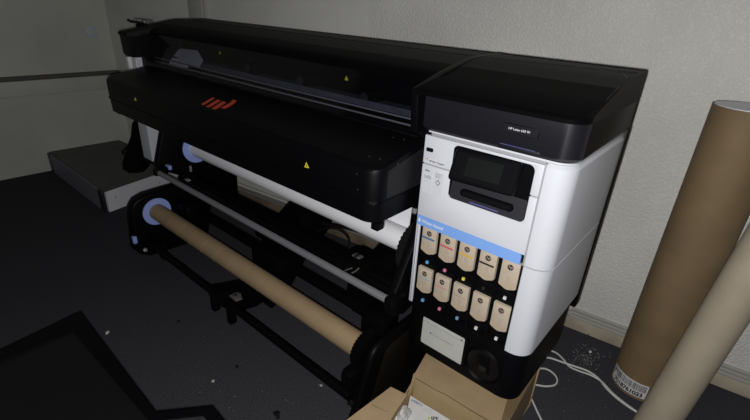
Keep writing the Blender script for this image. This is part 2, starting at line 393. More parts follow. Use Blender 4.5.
# fascia under the lid
FT = 1.168
def fas_loop(z, ins=0): return [(x, y, z) for x, y in rrect(TX0-.012+ins, TX1-.0-ins, .996+ins, 1.455, (.006, R, .01, .004))]
b = MB().loft([fas_loop(1.072, .012), fas_loop(1.080, .004), fas_loop(1.086, 0), fas_loop(FT, 0)], BLS)
b.build('fascia', pr)
b = MB()
a_ = [PX(503.0, 130.7, 1, .9955), PX(539, 138, 1, .9955), PX(540.7, 129, 1, .9955), PX(504.5, 122, 1, .9955)]
x0, x1, z0, z1 = -.434, -.3455, 1.1195, 1.1415
b.box((x0, .9935, z0), (x1, .997, z1), BLK, .0005).box((x0+.001, .9928, z0+.001), (x1-.001, .994, z1-.001), BLS)
b.text('HP Latex 630 W', .0078, WPR, face_y(-.4185, .9925, 1.1305))
b.build('name_plate', pr)
b = MB().prism([(x, z) for x, z in rrect(-.438, -.334, 1.0775, 1.0905, (.001, .001, .006, .006))], 1, .9945, 1.0, BLS, .0008)
b.box((-.433, .9940, 1.0893), (-.346, .9960, 1.0905), LEDB)
b.build('status_tab', pr)
# lid of tower : side profile
def lidprof(zl=1.168):
    return [(.985, zl), (.983, zl+.010), (.992, zl+.017), (1.13, 1.209), (1.205, 1.2265), (1.27, 1.2405), (1.31, 1.245), (1.47, 1.249), (1.487, 1.240), (1.487, 1.09), (1.455, 1.075), (1.455, zl)]
def lid_loft(mb, xs, m):
    pass
b = MB()
# rounded front-right corner: profile front pulled back near the right end
def lid_loops(x0, x1, cut0, cut1, m, mb):
    prof = lidprof(); L = []
    def lp(x, back):
        out = []
        for y, z in prof:
            y2 = y
            if y < 1.1: y2 = y + back
            out.append((x, y2, z))
        return out
    if cut0:
        for k in range(6):
            a = math.radians(90*k/6); L.append(lp(x0 + .02*(1-math.cos(a)), .02*(1-math.sin(a))))
    else: L.append(lp(x0, 0))
    if cut1:
        for k in range(7):
            a = math.radians(90*k/6); L.append(lp(x1 - .05*(1-math.sin(a)), .05*(1-math.cos(a))))
    else: L.append(lp(x1, 0))
    mb.loft(L, m, True)
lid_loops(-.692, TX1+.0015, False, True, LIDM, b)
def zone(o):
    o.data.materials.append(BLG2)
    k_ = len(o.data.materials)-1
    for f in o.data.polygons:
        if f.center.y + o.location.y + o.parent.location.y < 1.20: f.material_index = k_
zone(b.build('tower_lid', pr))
# side panel of the lid (slightly inset flat face)
pts = [(1.045, 1.155), (1.045, 1.176), (1.40, 1.238), (1.478, 1.238), (1.484, 1.215), (1.448, 1.092), (1.035, 1.082)]
b = MB().prism(pts, 0, TX1-.010, TX1+.001, BLK, .003); b.build('lid_side_panel', pr)
b = MB()
for y, z in ((1.405, 1.2435), ): b.box((-.30, y, z+.0035), (-.262, y+.02, z+.0045), GRV)
bv = [(-.272, 1.05), (-.262, 1.06)]
b.sweep([(-.660, 1.33, 1.2475), (-.300, 1.38, 1.2490), (-.262, 1.40, 1.249)], .0012, GRV, 6)
b.build('lid_seam', bpy.data.objects['tower_lid'])
MB().sweep([(-.256, 1.045, 1.186), (-.2555, 1.13, 1.2085), (-.2555, 1.205, 1.2262), (-.262, 1.30, 1.2440), (-.30, 1.40, 1.2480)], .0010, DGR, 6).build('edge_highlight', bpy.data.objects['tower_lid'])  # thin grey line painting the highlight along the lid edge
# beam lid
LX0, LX1 = -2.58, -.676
prof = [(1.100, 1.180), (1.098, 1.187), (1.115, 1.203), (1.145, 1.2145), (1.205, 1.2275), (1.27, 1.2400), (1.31, 1.2445), (1.47, 1.2485), (1.487, 1.240), (1.487, 1.05), (1.43, 1.05), (1.43, 1.180)]
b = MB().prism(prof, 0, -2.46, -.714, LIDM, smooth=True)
b.box((-2.45, 1.335, 1.2455), (-.70, 1.338, 1.2475), GRV)
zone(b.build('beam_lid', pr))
# raised end band against tower
prof2 = [(1.010, 1.060), (1.000, 1.160), (1.005, 1.178), (1.13, 1.214), (1.27, 1.2425), (1.31, 1.247), (1.487, 1.249), (1.487, 1.06)]
MB().prism(prof2, 0, -.714, -.690, BLK, .002).build('window_post', pr)
# left module: lid, black fascia, white body
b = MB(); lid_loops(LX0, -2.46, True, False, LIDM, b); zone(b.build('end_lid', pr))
b = MB().loft([[(x, y, z) for x, y in rrect(LX0+.002+i_, -2.462, .990+i_, 1.45, (.018, .004, .004, .01))] for z, i_ in ((1.066, .01), (1.08, .002), (FT, 0))], BLK)
b.build('end_fascia', pr)
b = MB().loft([[(x, y, z) for x, y in rrect(-2.635, -2.52, 1.03, 1.44, (.006, .006, .006, .006))] for z in (.487, 1.065)], WHT)
b.box((-2.64, 1.025, .470), (-2.515, 1.445, .486), BLK, .003)
b.build('end_body', pr)
# front cover (output cover)
CX0, CX1, CY0, CY1 = -2.448, -.682, .832, 1.055
def cov(z, ins=0, top=False, rr=.045, y1=CY1):
    out = []
    for x, y in rrect(CX0+ins, CX1-ins, CY0+ins, y1, (rr, rr, .004, .004), 8):
        zz = z if not top else .985 + (y-CY0)/(CY1-CY0)*.047 + z
        out.append((x, y, zz))
    return out
b = MB().loft([cov(.890), cov(-.016, 0, True), cov(-.007, .003, True, .042), cov(-.001, .012, True, .036), cov(.0, .022, True, .03)], BLK)
b.build('front_cover', pr)
fc = bpy.data.objects['front_cover']
b = MB().loft([cov(.820, .012), cov(.826, .003), cov(.887, .001)], BLK)
b.box((CX0+.01, CY0+.006, .884), (CX1-.01, 1.05, .893), GRV)
b.box((-.708, .850, .802), (-.682, .880, .824), BLK, .003)
b.box((-2.44, .86, .805), (-2.41, .89, .824), BLK, .003)
b.build('front_cover_skirt', pr)
# stripes and triangles on the cover
topn = Vector((0, -.047, CY1-CY0)).normalized(); tp0 = Vector((0, CY0, .9862))
def onTop(x, y): return PN(x, y, tp0, topn)
def tz(u, v): return (190+u/12.35, 85+v/12.35)
b = MB()
for st in ([(135, 235), (170, 247), (305, 163), (278, 152)], [(195, 267), (240, 273), (378, 193), (340, 178)], [(265, 292), (318, 299), (447, 215), (403, 198)],
           [(380, 280), (432, 291), (500, 255), (550, 222), (578, 190), (528, 180), (500, 212), (450, 245)]):
    b.poly([onTop(*tz(*p)) for p in st], ORNG, .0006, topn)
b.build('stripe_emblem', fc)
def tri(plane, pts, m=YEL):
    return [plane(*p) for p in pts]
b = MB().poly([PX(x, y, 1, CY0-.0008) for x, y in ((304.3, 167.2), (309, 168.2), (306.2, 162.2))], YEL, .0006, (0, -1, 0))
b.poly([PX(x, y, 1, CY0-.0012) for x, y in ((306.0, 166.6), (306.9, 166.9), (306.3, 164))], INK, .0006, (0, -1, 0))
b.build('warning_triangle', fc)
MB().poly([PX(x, y, 1, CY0-.0008) for x, y in ((134, 100.2), (136.4, 100.8), (135.2, 97.2))], YEL, .0006, (0, -1, 0)).build('warning_triangle', fc)
for x, y in ((369.3, 156.5), (380.0, 159), (393, 137.5), (404, 139.5)):
    p = onTop(x, y); MB().cyl(p, p+topn*.001, .0032, DGR, 12).build('screw_cap', fc)
for x, y in ((357, 174), (357.8, 189.5)):
    p = PX(x, y, 1, CY0); MB().cyl(p, p-Vector((0, .001, 0)), .0028, DGR, 12).build('screw_cap', fc)
p = PX(397.5, 164, 0, CX1); MB().cyl(p, p+Vector((.0016, 0, 0)), .0028, DGR, 12).build('screw_cap', fc)
MB().prism([(.880, .896), (1.048, .896), (1.048, 1.012), (.880, .975)], 0, CX1-.001, CX1+.0008, mat('end_panel_black_sheen', (.012, .012, .0145), .5, spec=.2)).build('end_panel', fc)  # paler black paints the sheen on the cover's end face
# window
b = MB().poly([(-2.46, 1.052, 1.034), (-.714, 1.052, 1.034), (-.714, 1.098, 1.182), (-2.46, 1.098, 1.182)], GLASS, .0025, (0, -1, .3))
b.build('window_pane', pr)
b = MB().box((-2.46, 1.050, 1.020), (-.714, 1.066, 1.036), BLK, .002); b.build('window_sill', pr)
# interior
b = MB().box((-2.49, 1.27, .90), (-.68, 1.40, 1.16), BLK).box((-2.49, 1.055, .88), (-.68, 1.40, .935), BLK)
b.box((-2.50, 1.055, .88), (-2.455, 1.43, 1.18), BLK).box((-.70, 1.055, .88), (-.66, 1.43, 1.16), BLK)
b.box((-2.46, 1.26, 1.00), (-.70, 1.275, 1.03), BLK, .003).box((-2.49, 1.38, .9), (-.66, 1.43, 1.19), BLK)
b.build('chassis', pr)
b = MB().box((-2.45, 1.195, 1.040), (-.712, 1.25, 1.066), INTG)
b.build('platen', pr)
for (y_, z_, r_) in ((1.105, 1.064, .0028), (1.102, 1.045, .0032)):
    MB().cyl((-2.45, y_, z_), (-.712, y_, z_), r_, SILV, 10).build('guide_rail', pr)
b = MB().box((-2.45, 1.12, .945), (-.712, 1.18, 1.03), BLK, .002)
b.build('output_platen', pr)
for px_, py_ in ((254, 69), (307, 81), (372, 98)):
    p = PX(px_, py_, 1, 1.22)
    MB().box((p.x-.035, 1.20, p.z-.03), (p.x+.035, 1.27, p.z+.028), BLK, .008).cyl((p.x-.02, 1.196, p.z), (p.x-.02, 1.2, p.z), .018, DGR, 16).build('pinch_lever', pr)
for pts in (((344.5, 80), (348.3, 80.7), (346.4, 75.6)), ((218.8, 54), (220.9, 54.3), (219.6, 51.0))):
    MB().poly([PX(x, y, 1, 1.2585) for x, y in pts], YEL, .0008, (0, -1, 0)).build('warning_triangle', pr)
# papers lying in the window at the left end
pp = MB().poly([PX(168.5, 65, 1, 1.16), PX(187, 68, 1, 1.16), PX(195, 58, 1, 1.20), PX(190, 49.5, 1, 1.24), PX(172.5, 49, 1, 1.24)], mat('pale_sheet', (.62, .63, .68), .6), .001, (0, -1, .6))
pp.poly([PX(178, 64, 1, 1.155), PX(199, 67.5, 1, 1.155), PX(203, 60, 1, 1.19), PX(197.5, 50.5, 1, 1.235), PX(181, 48.5, 1, 1.235)], mat('dim_grey_sheet', (.48, .50, .56), .6), .001, (0, -1, .6))
tag(pp.build('paper_sheet'), 'crumpled grey white sheets lying behind the window at the printer\'s far end', 'paper')
# black base of the tower with tank
BZ0 = .322
def base_loop(z, ins=0): return [(x, y, z) for x, y in rrect(-.615+ins, TX1-.003-ins, 1.001+ins, 1.40, (.03, .05, .02, .02))]
b = MB().loft([base_loop(BZ0, .012), base_loop(BZ0+.012, .002), base_loop(.49, 0), base_loop(.504, .004)], BLK)
b.loft([[(x, y, z) for x, y in rrect(TX0+.002, TX1-.004, 1.004, 1.475, (.01, .05, .02, .01))] for z in (.494, .508)], BLK)
b.box((TX1-.03, 1.44, .45), (TX1+.004, 1.487, 1.09), BLK, .004)
b.box((TX0+.003, 1.40, .45), (TX1-.02, 1.47, 1.09), BLK)
b.build('tower_base', pr)
tb = bpy.data.objects['tower_base']
b = MB()
fr = rrect(-.602, -.424, .360, .490, (.016,)*4); inn = rrect(-.588, -.434, .372, .478, (.006,)*4)
t = bmesh.new(); A = [t.verts.new((x, .996, z)) for x, z in fr]; B = [t.verts.new((x, .996, z)) for x, z in inn]; A2 = [t.verts.new((x, 1.004, z)) for x, z in fr]; B2 = [t.verts.new((x, 1.004, z)) for x, z in inn]
n = len(fr)
for i in range(n):
    j = (i+1) % n; t.faces.new([A[i], A[j], B[j], B[i]]); t.faces.new([A[i], A2[i], A2[j], A[j]]); t.faces.new([B[i], B[j], B2[j], B2[i]])
bmesh.ops.recalc_face_normals(t, faces=t.faces[:]); b.add(t, BLK, None, True); b.build('tank_frame', tb)
b = MB().prism(inn, 1, .9985, 1.003, TANKM)
b.box((-.588, .9975, .4605), (-.437, .9986, .462), mat('tank_line', (.3, .3, .3), .4)).box((-.555, .9975, .4262), (-.47, .9986, .4275), GREYP).cyl((-.555, .9975, .427), (-.555, .9988, .427), .003, BLP, 10)
b.cyl((-.445, .9975, .465), (-.445, .9988, .465), .004, GREYP, 10)
b.build('tank', tb)
b = MB(); kc = (-.366, .4165)
for r0, r1, yy0, yy1, m_ in ((.061, .056, .999, .991, BLK), (.056, .051, .991, .9985, BLK)):
    L = [[(kc[0]+r*math.cos(2*math.pi*i/40), y_, kc[1]+r*math.sin(2*math.pi*i/40)) for i in range(40)] for r, y_ in ((r0, yy0), (r1, yy1))]
    b.loft(L, m_, True, False)
b.cyl((kc[0], .9990, kc[1]), (kc[0], .9999, kc[1]), .052, BLG, 40)
b.prism([(kc[0]-.025, kc[1]-.020), (kc[0]-.005, kc[1]-.032), (kc[0]+.024, kc[1]-.02), (kc[0]+.018, kc[1]+.036), (kc[0]-.018, kc[1]+.036)], 1, .993, .999, BLK, .002)
b.box((kc[0]-.008, .990, kc[1]-.014), (kc[0]+.014, .994, kc[1]+.002), GRV, .001)
b.build('rotary_switch', tb)
# legs and lower chassis of the printer
RB = .40
b = MB().prism([(1.085, .82), (1.027, .687), (.979, .54), (.974, .510), (.985, .490), (1.01, .478), (1.10, .43), (1.20, .40), (1.24, .28), (1.46, .195), (1.47, .55), (1.44, .86)], 0, -2.39, -2.345, BLK, .012)
b.build('leg', pr)
b = MB().prism([(1.085, .82), (1.070, .776), (1.045, .70), (.988, .60), (.935, .50), (.945, .455), (1.015, .425), (1.08, .441), (1.20, .45), (1.20, .82)], 0, -.708, -.675, BLK, .008)
b.box((-.705, 1.10, .06), (-.66, 1.42, .84), BLK, .01)
b.build('leg', pr)
b = MB().box((-2.32, 1.43, .60), (-.70, 1.46, .90), BLK).box((-2.45, 1.06, .80), (-.70, 1.10, .90), BLK)
b.build('rear_plate', pr)
MB().box((-.70, 1.0, .0), (-.625, 1.42, .055), BLK, .01).build('foot', pr)
# cross beam with paper guides
MB().box((-.676, 1.03, .52), (-.655, 1.25, .86), BLK).build('side_filler', pr)
b = MB().box((-2.32, 1.09, .375), (-.74, 1.16, .455), BLK, .01).cyl((-2.3, 1.07, .44), (-.74, 1.07, .44), .014, BLK, 14)
b.build('cross_beam', pr)
for px_, py_ in ((275, 221), (359, 255)):
    p = PX(px_, py_, 1, 1.13)
    c = MB().box((p.x-.075, 1.06, p.z-.085), (p.x+.075, 1.20, p.z-.010), BLK, .015).box((p.x-.045, 1.10, p.z-.03), (p.x+.07, 1.20, p.z-.004), BLK, .006).build('beam_clamp', pr)
    s_ = MB()
    s_.box((p.x-.024, 1.11, p.z-.026), (p.x+.020, 1.140, p.z+.001), STEEL, .006)
    s_.box((p.x-.008, 1.106, p.z-.012), (p.x+.006, 1.135, p.z+.004), DGR, .002)
    s_.build('metal_latch', c)
b = MB().sweep([PX(341, 274, 1, 1.04), PX(346, 270, 1, 1.045), PX(352, 268, 1, 1.05)], .003, STEEL, 6).sweep([PX(352, 273, 1, 1.04), PX(356, 271, 1, 1.045), PX(359, 268, 1, 1.05)], .003, STEEL, 6)
b.build('clip', pr)
# silver tension bar
MB().cyl((-2.232, .938, .518), (-.690, .938, .518), .0135, SILV, 24).build('tension_bar', pr)
for x_, y_ in ((-2.252, .99), (-.675, 1.06)):
    MB().box((x_-.02, .918, .500), (x_+.012, y_, .538), BLK, .008).build('bar_bracket', pr)
p = PX(171.5, 168.5, 0, -2.29); MB().box((-2.345, p.y-.009, p.z-.012), (-2.30, p.y+.009, p.z+.012), HUB, .004).build('blue_lever', pr)
p = PX(191, 169, 0, -2.28); MB().box((-2.29, p.y-.006, p.z-.018), (-2.28, p.y+.006, p.z+.018), GREYP, .002).build('small_tag', pr)
# upper roll holder: hubs
def disc(y, z, x0, x1, r, m, n=40): return MB().cyl((x0, y, z), (x1, y, z), r, m, n)
def gear(mb, y, z, x0, x1, r, m, teeth=30):
    L = []
    for x in (x0, x0+.006, x1-.004, x1):
        lp = []
        for i in range(teeth*4):
            a = 2*math.pi*i/(teeth*4); rr = r if (i % 4) < 2 else r*.945
            if x in (x0,): rr *= .93
            lp.append((x, y+rr*math.cos(a), z+rr*math.sin(a)))
        L.append(lp)
    mb.loft(L, m, False)
UY, UZ = 1.133, .626
h = disc(UY, UZ, -2.32, -2.192, .026, BLK).cyl((-2.192, UY, UZ), (-2.185, UY, UZ), .078, HUB, 48).build('media_hub', pr)
h = MB(); gear(h, UY-.005, UZ-.005, -.750, -.722, .095, RUB, 34); h.cyl((-.722, UY, UZ-.01), (-.70, UY, UZ-.01), .085, BLK, 30); h.build('media_hub', pr)
# small lever at the rear left
b = MB().sweep([PX(128, 20.2, 1, 1.36), PX(131, 21.6, 1, 1.36), PX(136, 22.0, 1, 1.36), PX(142, 23.5, 1, 1.36), PX(147, 25.5, 1, 1.37)], .008, BLK, 10)
b.sweep([PX(140, 24.5, 1, 1.36), PX(140.5, 29, 1, 1.36), PX(141, 36, 1, 1.36)], .026, BLK, 10)
b.build('loading_lever', pr)
b = MB()
b = MB(); c_ = (-3.671-W0.x)/math.cos(WA)
c_ += .05
bwbox(b, c_-.09, c_+.09, 0, .05, 1.10, 1.190, GREYP, .006)
for q_ in (-.07, -.035, -.005, .05): bwbox(b, c_+q_, c_+q_+.014, .05, .054, 1.115, 1.182-.1*max(q_, 0), WPR)
tag(b.build('wall_junction_box'), 'small grey box with pale vertical stripes on the wall behind the printer\'s far end', 'box')
p0 = PX(124.5, 55.5, 1, 1.015)
b = MB().box((-2.60, 1.008, 1.0), (-2.56, 1.028, 1.058), WPAP, .001)
b.build('white_tab', pr)
# stand feet seen through the frame
def foot_curve(mb, x, r=.022):
    pts = [(x, .95, .03), (x, 1.1, .10), (x, 1.25, .23), (x, 1.35, .37), (x, 1.42, .6)]
    mb.sweep(pts, r, BLK, 10)
b = MB().prism([(1.10, .40), (1.20, .42), (1.46, .60), (1.46, .45), (1.40, .33), (1.24, .22), (1.12, .08), (1.02, .03), (1.0, .06), (1.06, .14), (1.10, .25)], 0, -1.60, -1.43, BLK, .012)
b.build('middle_support', pr)
b = MB().prism([(1.10, .40), (1.20, .42), (1.46, .55), (1.46, .45), (1.40, .35), (1.24, .28), (1.12, .20), (1.08, .28)], 0, -1.02, -.90, BLK, .012)
b.build('middle_support', pr)
def wire(mb, pts, plane, r=.005):
    P_ = [PX(x, y, *plane) for x, y in pts]
    out = []
    for i in range(len(P_)-1):
        a, b_ = P_[i], P_[i+1]; p_ = P_[max(i-1, 0)]; n_ = P_[min(i+2, len(P_)-1)]
        for k in range(6):
            t_ = k/6; out.append(.5*((2*a) + (b_-p_)*t_ + (2*p_-5*a+4*b_-n_)*t_*t_ + (3*a-p_-3*b_+n_)*t_**3))
    out.append(P_[-1]); mb.sweep(out, r, RUB, 8)
b = MB()
wire(b, [(312, 236), (322, 229), (336, 229), (346, 235), (349, 243), (347, 250)], (1, 1.3), .004)
wire(b, [(300, 215), (316, 222), (336, 226), (358, 231), (378, 236)], (1, 1.35), .007)
b.build('loose_wire', pr)

# ------------------------------------------------------------------ media roll on the upper spindle
mr = empty('media_roll', (-1.5, UY, UZ), 'roll of white print media hanging under the front cover', 'roll')
MB().cyl((-2.184, UY, UZ), (-.751, UY, UZ), .044, PAPR, 48).build('wound_media', mr)
b = MB().poly([(-2.24, UY-.0+.044, UZ), (-.80, UY+.044, UZ), (-.80, UY+.06, .84), (-2.24, UY+.06, .84)], PAPR, .001, (0, -1, 0)); b.build('media_web', mr)

# ------------------------------------------------------------------ take-up reel (clamped to its own rails: a separate stand)
tk = empty('take_up_reel', (-1.5, .95, 0), 'black take-up reel stand with two rounded end plates in front of the printer', 'reel stand')
TY, TZ = .896, .307
b = MB().prism([(.765, .10), (.780, .28), (.790, .345), (.815, .375), (.864, .392), (.95, .397), (1.045, .400), (1.12, .39), (1.24, .24), (1.20, .05), (1.08, .02), (.84, .03), (.79, .06)], 0, -2.36, -2.29, BLK, .014, 3)
b.build('end_plate', tk)
pts = [(.832, .0), (.878, .10), (.924, .25), (.938, .286), (.962, .308), (1.00, .316), (1.34, .310), (1.38, .28), (1.40, .20), (1.36, .05), (1.10, .0)]
b = MB().prism([(p_[0]-.032, p_[1]) for p_ in pts], 0, -.745, -.712, BLK, .014, 4)
b.build('end_plate', tk)
b = MB().prism([(.892, .03), (.932, .14), (.968, .245), (.985, .272), (1.02, .280), (1.13, .280), (1.13, .03)], 0, -.714, -.7105, mat('black_panel_carton_reflection', (.010, .008, .0065), .45, spec=.15), .001).prism([(1.134, .03), (1.134, .280), (1.36, .280), (1.36, .03)], 0, -.714, -.7105, BLK, .001)  # brown tint holds the carton's reflection in the plate's colour
b.build('plate_cover', bpy.data.objects['end_plate.001'])
h = MB().cyl((-2.30, TY, TZ), (-2.247, TY, TZ), .03, BLK).cyl((-2.247, TY, TZ), (-2.241, TY, TZ), .075, HUB, 48).build('hub', tk)
tag(h, 'light blue hub disc')
h = MB(); gear(h, TY+.018, TZ-.014, -.765, -.746, .074, BLK, 34); h.build('hub', tk)
MB().cyl((-2.32, .842, .120), (-.75, .842, .120), .0185, BLK, 16).build('rail', tk)
MB().box((-2.32, 1.035, .290), (-.75, 1.075, .325), BLK, .006).build('rail', tk)
MB().box((-.86, 1.00, .25), (-.75, 1.10, .345), BLK, .012).build('rail_clamp', tk)
p0 = PX(262, 251, 1, 1.05); p1 = PX(291, 263, 1, 1.05)
MB().box((p0.x, .99, .255), (p0.x+.20, 1.10, .345), BLK, .01).build('sensor_box', tk)
MB().box((-2.22, .99, .25), (-2.10, 1.10, .345), BLK, .01).build('sensor_box', tk)
mp = [(.80, .165), (.83, .172), (.88, .155), (.98, .13), (1.07, .17), (1.13, .31), (1.17, .30), (1.15, .12), (1.10, .02), (1.00, .005), (.88, .03), (.82, .10)]
s0 = MB().prism(mp, 0, -1.635, -1.525, BLK, .012).build('middle_bracket', tk)
MB().box((-2.10, 1.0, .502), (-2.07, 1.02, .510), GREYP, .002).build('paper_tag', pr)
p = PX(237, 298, 2, .165)
b = MB().prism([(-.03, -.02), (.025, -.022), (.03, .008), (-.005, .025), (-.03, .02)], 2, 0, .006, STEEL, .002).cyl((-.01, 0, .006), (-.01, 0, .012), .006, DGR, 10)
M_ = b.build('metal_latch', s0, (p.x, p.y, .168), True)
def caster(x, y, par):
    c = MB().cyl((x-.013, y, .023), (x+.013, y, .023), .023, RUB, 20).box((x-.017, y-.014, .03), (x+.017, y+.012, .115), BLK, .004).build('caster', par); return c
for x_, y_ in ((-2.25, .90), (-.785, .90)): caster(x_, y_, tk)
MB().cyl((-2.31, .842, .120), (-2.20, .842, .120), .030, BLK, 18).build('rail_collar', tk)
for x_ in (-1.635, -1.50):
    MB().box((x_-.018, .826, .016), (x_+.018, .862, .130), BLK, .008).build('bracket_foot', tk)
MB().box((-.80, .835, .135), (-.75, .95, .215), BLK, .014).build('motor_housing', tk)
p = PX(134.5, 239.5, 1, .775); MB().box((p.x-.012, .765, p.z-.022), (p.x+.012, .785, p.z+.02), HUB, .003).build('blue_button', tk)
p = PX(146.5, 249.5, 1, .80); MB().cyl((p.x, .79, p.z), (p.x, .80, p.z), .012, GREYP, 12).cyl((p.x, .785, p.z), (p.x, .79, p.z), .006, WPR, 10).build('screw_knob', tk)
# cardboard core
ct = MB().cyl((-2.240, TY, TZ), (-.766, TY, TZ), .0435, KRF2, 56)
for k in range(13):       # spiral winding joints
    x0 = -2.17+k*.108; pts = []
    for i in range(20):
        a = math.radians(95+i*9); pts.append((x0+.030*math.sin(a)+i*.0012, TY+.0437*math.cos(a), TZ+.0437*math.sin(a)))
    ct.sweep(pts, .0006, KRFD, 4)
tag(ct.build('cardboard_core'), 'long empty brown cardboard core on the take-up reel with pale winding joints', 'cardboard tube')

# ------------------------------------------------------------------ ink cartridges
cols = [[('bright blue', BLP, CYN), ('red', REDP, PNK), ('gold', GLD, YLP), ('black', INK, INK), (None, None, WPR)],
        [('pale blue', LBL, CYN), ('pale red', LMG, PNK), ('thin grey', GREYP, LBL), ('thin green', mat('sage_print', (.35, .42, .25), .5), WPR), (None, None, WPR)]]
xs = [-.6315, -.5675, -.5035, -.4385, -.3735]
names = ['first', 'second', 'third', 'fourth', 'fifth']
proto = None
def cart_mesh(bar, thin):
    b = MB(); W_ = .0500; z0, z1 = -.044, .044; ww = W_/2
    pts = [(-ww, z1), (-ww, -.034)] + [(-ww+W_*k/10*.9+W_*.05, -.034-.010*math.sin(math.pi*k/10)) for k in range(1, 10)] + [(ww, -.034), (ww, z1)]
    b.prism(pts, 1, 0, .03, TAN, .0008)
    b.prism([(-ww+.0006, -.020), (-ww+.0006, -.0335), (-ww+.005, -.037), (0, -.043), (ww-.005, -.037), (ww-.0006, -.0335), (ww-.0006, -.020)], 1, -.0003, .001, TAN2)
    return b
def ring(mb, cx, cz, r, m, y=-.0006):
    t = bmesh.new(); n = 20
    A = [t.verts.new((cx+r*math.cos(2*math.pi*i/n), y, cz+r*math.sin(2*math.pi*i/n))) for i in range(n)]
    B = [t.verts.new((cx+r*.86*math.cos(2*math.pi*i/n), y, cz+r*.86*math.sin(2*math.pi*i/n))) for i in range(n)]
    for i in range(n): t.faces.new([A[i], B[i], B[(i+1) % n], A[(i+1) % n]])
    mb.add(t, m)
for r_ in range(2):
    for c_ in range(5):
        nm, barm, sq = cols[r_][c_]
        xc = xs[c_]+.0275; zc = (.745, .604)[r_]
        rowname = ('upper', 'lower')[r_]
        barlab = ('with %s bar' % nm) if nm else 'without colour bar'
        if proto is None:
            ic = empty('ink_cartridge', (xc, 1.0, zc), None, None, 'ink cartridges in the tower')
            body0 = cart_mesh(None, 0).build('body', ic, (xc, 1.0, zc), True)
            b = MB().cyl((0, -.0004, .026), (0, -.0008, .026), .0085, INK, 24)
            b.text('hp', .0125, TAN, face_y(-.0058, -.0009, .0272), shear=.25)
            b.text('ink carton', .0045, GREYP, face_y(-.010, -.0005, .0135)).text('1 L', .006, GREYP, face_y(-.004, -.0005, -.008))
            b.box((-.0035, -.0006, -.0135), (.0035, -.0004, -.0035), GREYP).box((-.0025, -.0008, -.0125), (.0025, -.0006, -.0045), TAN)
            ring(b, 0, -.029, .0065, KRFT)
            print0 = b.build('printed_label', ic, (xc, 1.0, zc), True)
            proto = ic
        else:
            ic = proto.copy(); C.objects.link(ic); ic.location = (xc, 1.0, zc)
            for ch in (body0, print0):
                d_ = ch.copy(); C.objects.link(d_); d_.parent = ic
        ic['label'] = 'tan ink cartridge %s, %s from left in %s row' % (barlab, names[c_], rowname)
        ic['category'] = 'ink cartridge'; ic['group'] = 'ink cartridges in the tower'
        if barm:
            th = .0028 if r_ == 0 else (.0013 if c_ < 2 else .0006)
            MB().box((-.0235, -.0008, .006-th+(.003 if c_ == 0 else 0)), (.020, -.0003, .006+th+(.003 if c_ == 0 else 0)), barm).build('colour_bar', ic, (xc, 1.0, zc), True)
        # coloured square of the bay under each cartridge
        sz = .669 if r_ == 0 else .526
        MB().box((xc-.0045, 1.0045, sz-.004), (xc+.0035, 1.011, sz+.004), sq).build('ink_marker', pr)

# ------------------------------------------------------------------ open carton
bx = empty('cardboard_carton', (-.45, .9, 0), 'open brown cardboard carton half pushed under the ink tower', 'carton')
X0, X1, Y0, Y1, ZB = -.592, -.287, .56, 1.37, .20
YC = 1.015
b = MB()
wa, wb = PX(505, 428, 2, .184), PX(538.2, 369.2, 2, .184); wd = (wb-wa)/(wb.y-wa.y); b.poly([wa+wd*(Y0-wa.y), wb, PX(533, 398, 2, .001), PX(519, 422, 2, .001), Vector((-.300, Y0, .001))], KRFI, .004, (1, 0, 0)).box((X0-.03, Y1-.004, 0), (X1, Y1, ZB), KRFI).box((X0, Y0, 0), (X1, Y0+.004, ZB), KRFI).box((X0-.03, Y0, 0), (X1, Y1, .004), KRFI)
b.poly([(X0+.006, YC, ZB), (X0-.02, Y1, ZB), (X0-.02, Y1, 0), (X0, YC, 0)], KRFI, .004, (-1, 0, 0))
b.poly([(X0+.04, .81, ZB), (X0-.008, YC-.015, ZB-.01), (X0-.008, YC, 0), (X0+.04, Y0, 0), (X0+.05, Y0, ZB)], KRFI, .004, (-1, 0, 0))
b.build('walls', bx)
b = MB().poly([(X0-.012, YC-.01, ZB), (X1-.002, YC+.02, ZB), (X1-.002, YC+.025, .0), (X0-.012, YC-.005, 0)], KRFI, .004, (0, -1, 0))
b.build('inner_flap', bx)
b = MB().poly([(-.603, 1.003, ZB+.002), (-.286, 1.035, ZB+.002), (-.313, 1.145, ZB+.004), (-.313, 1.36, ZB+.004), (-.64, 1.34, ZB+.004), (-.633, 1.126, ZB+.003)], KRFT, .004, (0, 0, 1))
q0, q1 = PX(453, 371, 2, ZB+.0035), PX(445, 395, 2, ZB+.0035)
b.sweep([q0, q1], .0010, KRFD, 5); b.build('rear_flap', bx)
rf = bpy.data.objects['rear_flap']
cr = [(414, 377.3), (424, 383), (436, 390), (447, 395.5), (459, 403), (470, 410), (482, 417), (500, 427)]
MB().sweep([PX(x, y, 2, ZB+.002) for x, y in cr], .0012, CREA, 5).build('crease', rf)
ZO = .185
oe = [PX(505, 428, 2, ZO), PX(509, 420, 2, ZO), PX(524, 394.5, 2, ZO), PX(538.7, 368.9, 2, ZO)]
b = MB().poly([oe[0], oe[1], oe[2], oe[3], PX(537, 363, 2, ZB), PX(522, 381, 2, ZB), PX(506.9, 399.5, 2, ZB), PX(501, 420, 2, ZB), PX(499, 428, 2, ZB)], KRFW, .003, (0, 0, 1))
b.poly([PX(534.5, 365.8, 2, ZB+.001), PX(538.4, 369.2, 2, ZB-.01), PX(536.3, 361.6, 2, ZB+.004)], KRFT, .002, (0, 0, 1))
b.build('side_flap', bx)
b = MB().poly([PX(407.5, 395, 2, .2), PX(390.8, 386.8, 2, .2), PX(345, 421, 2, .19), PX(330, 440, 2, .18), PX(375, 440, 2, .2)], KRFT, .004, (0, 0, 1))
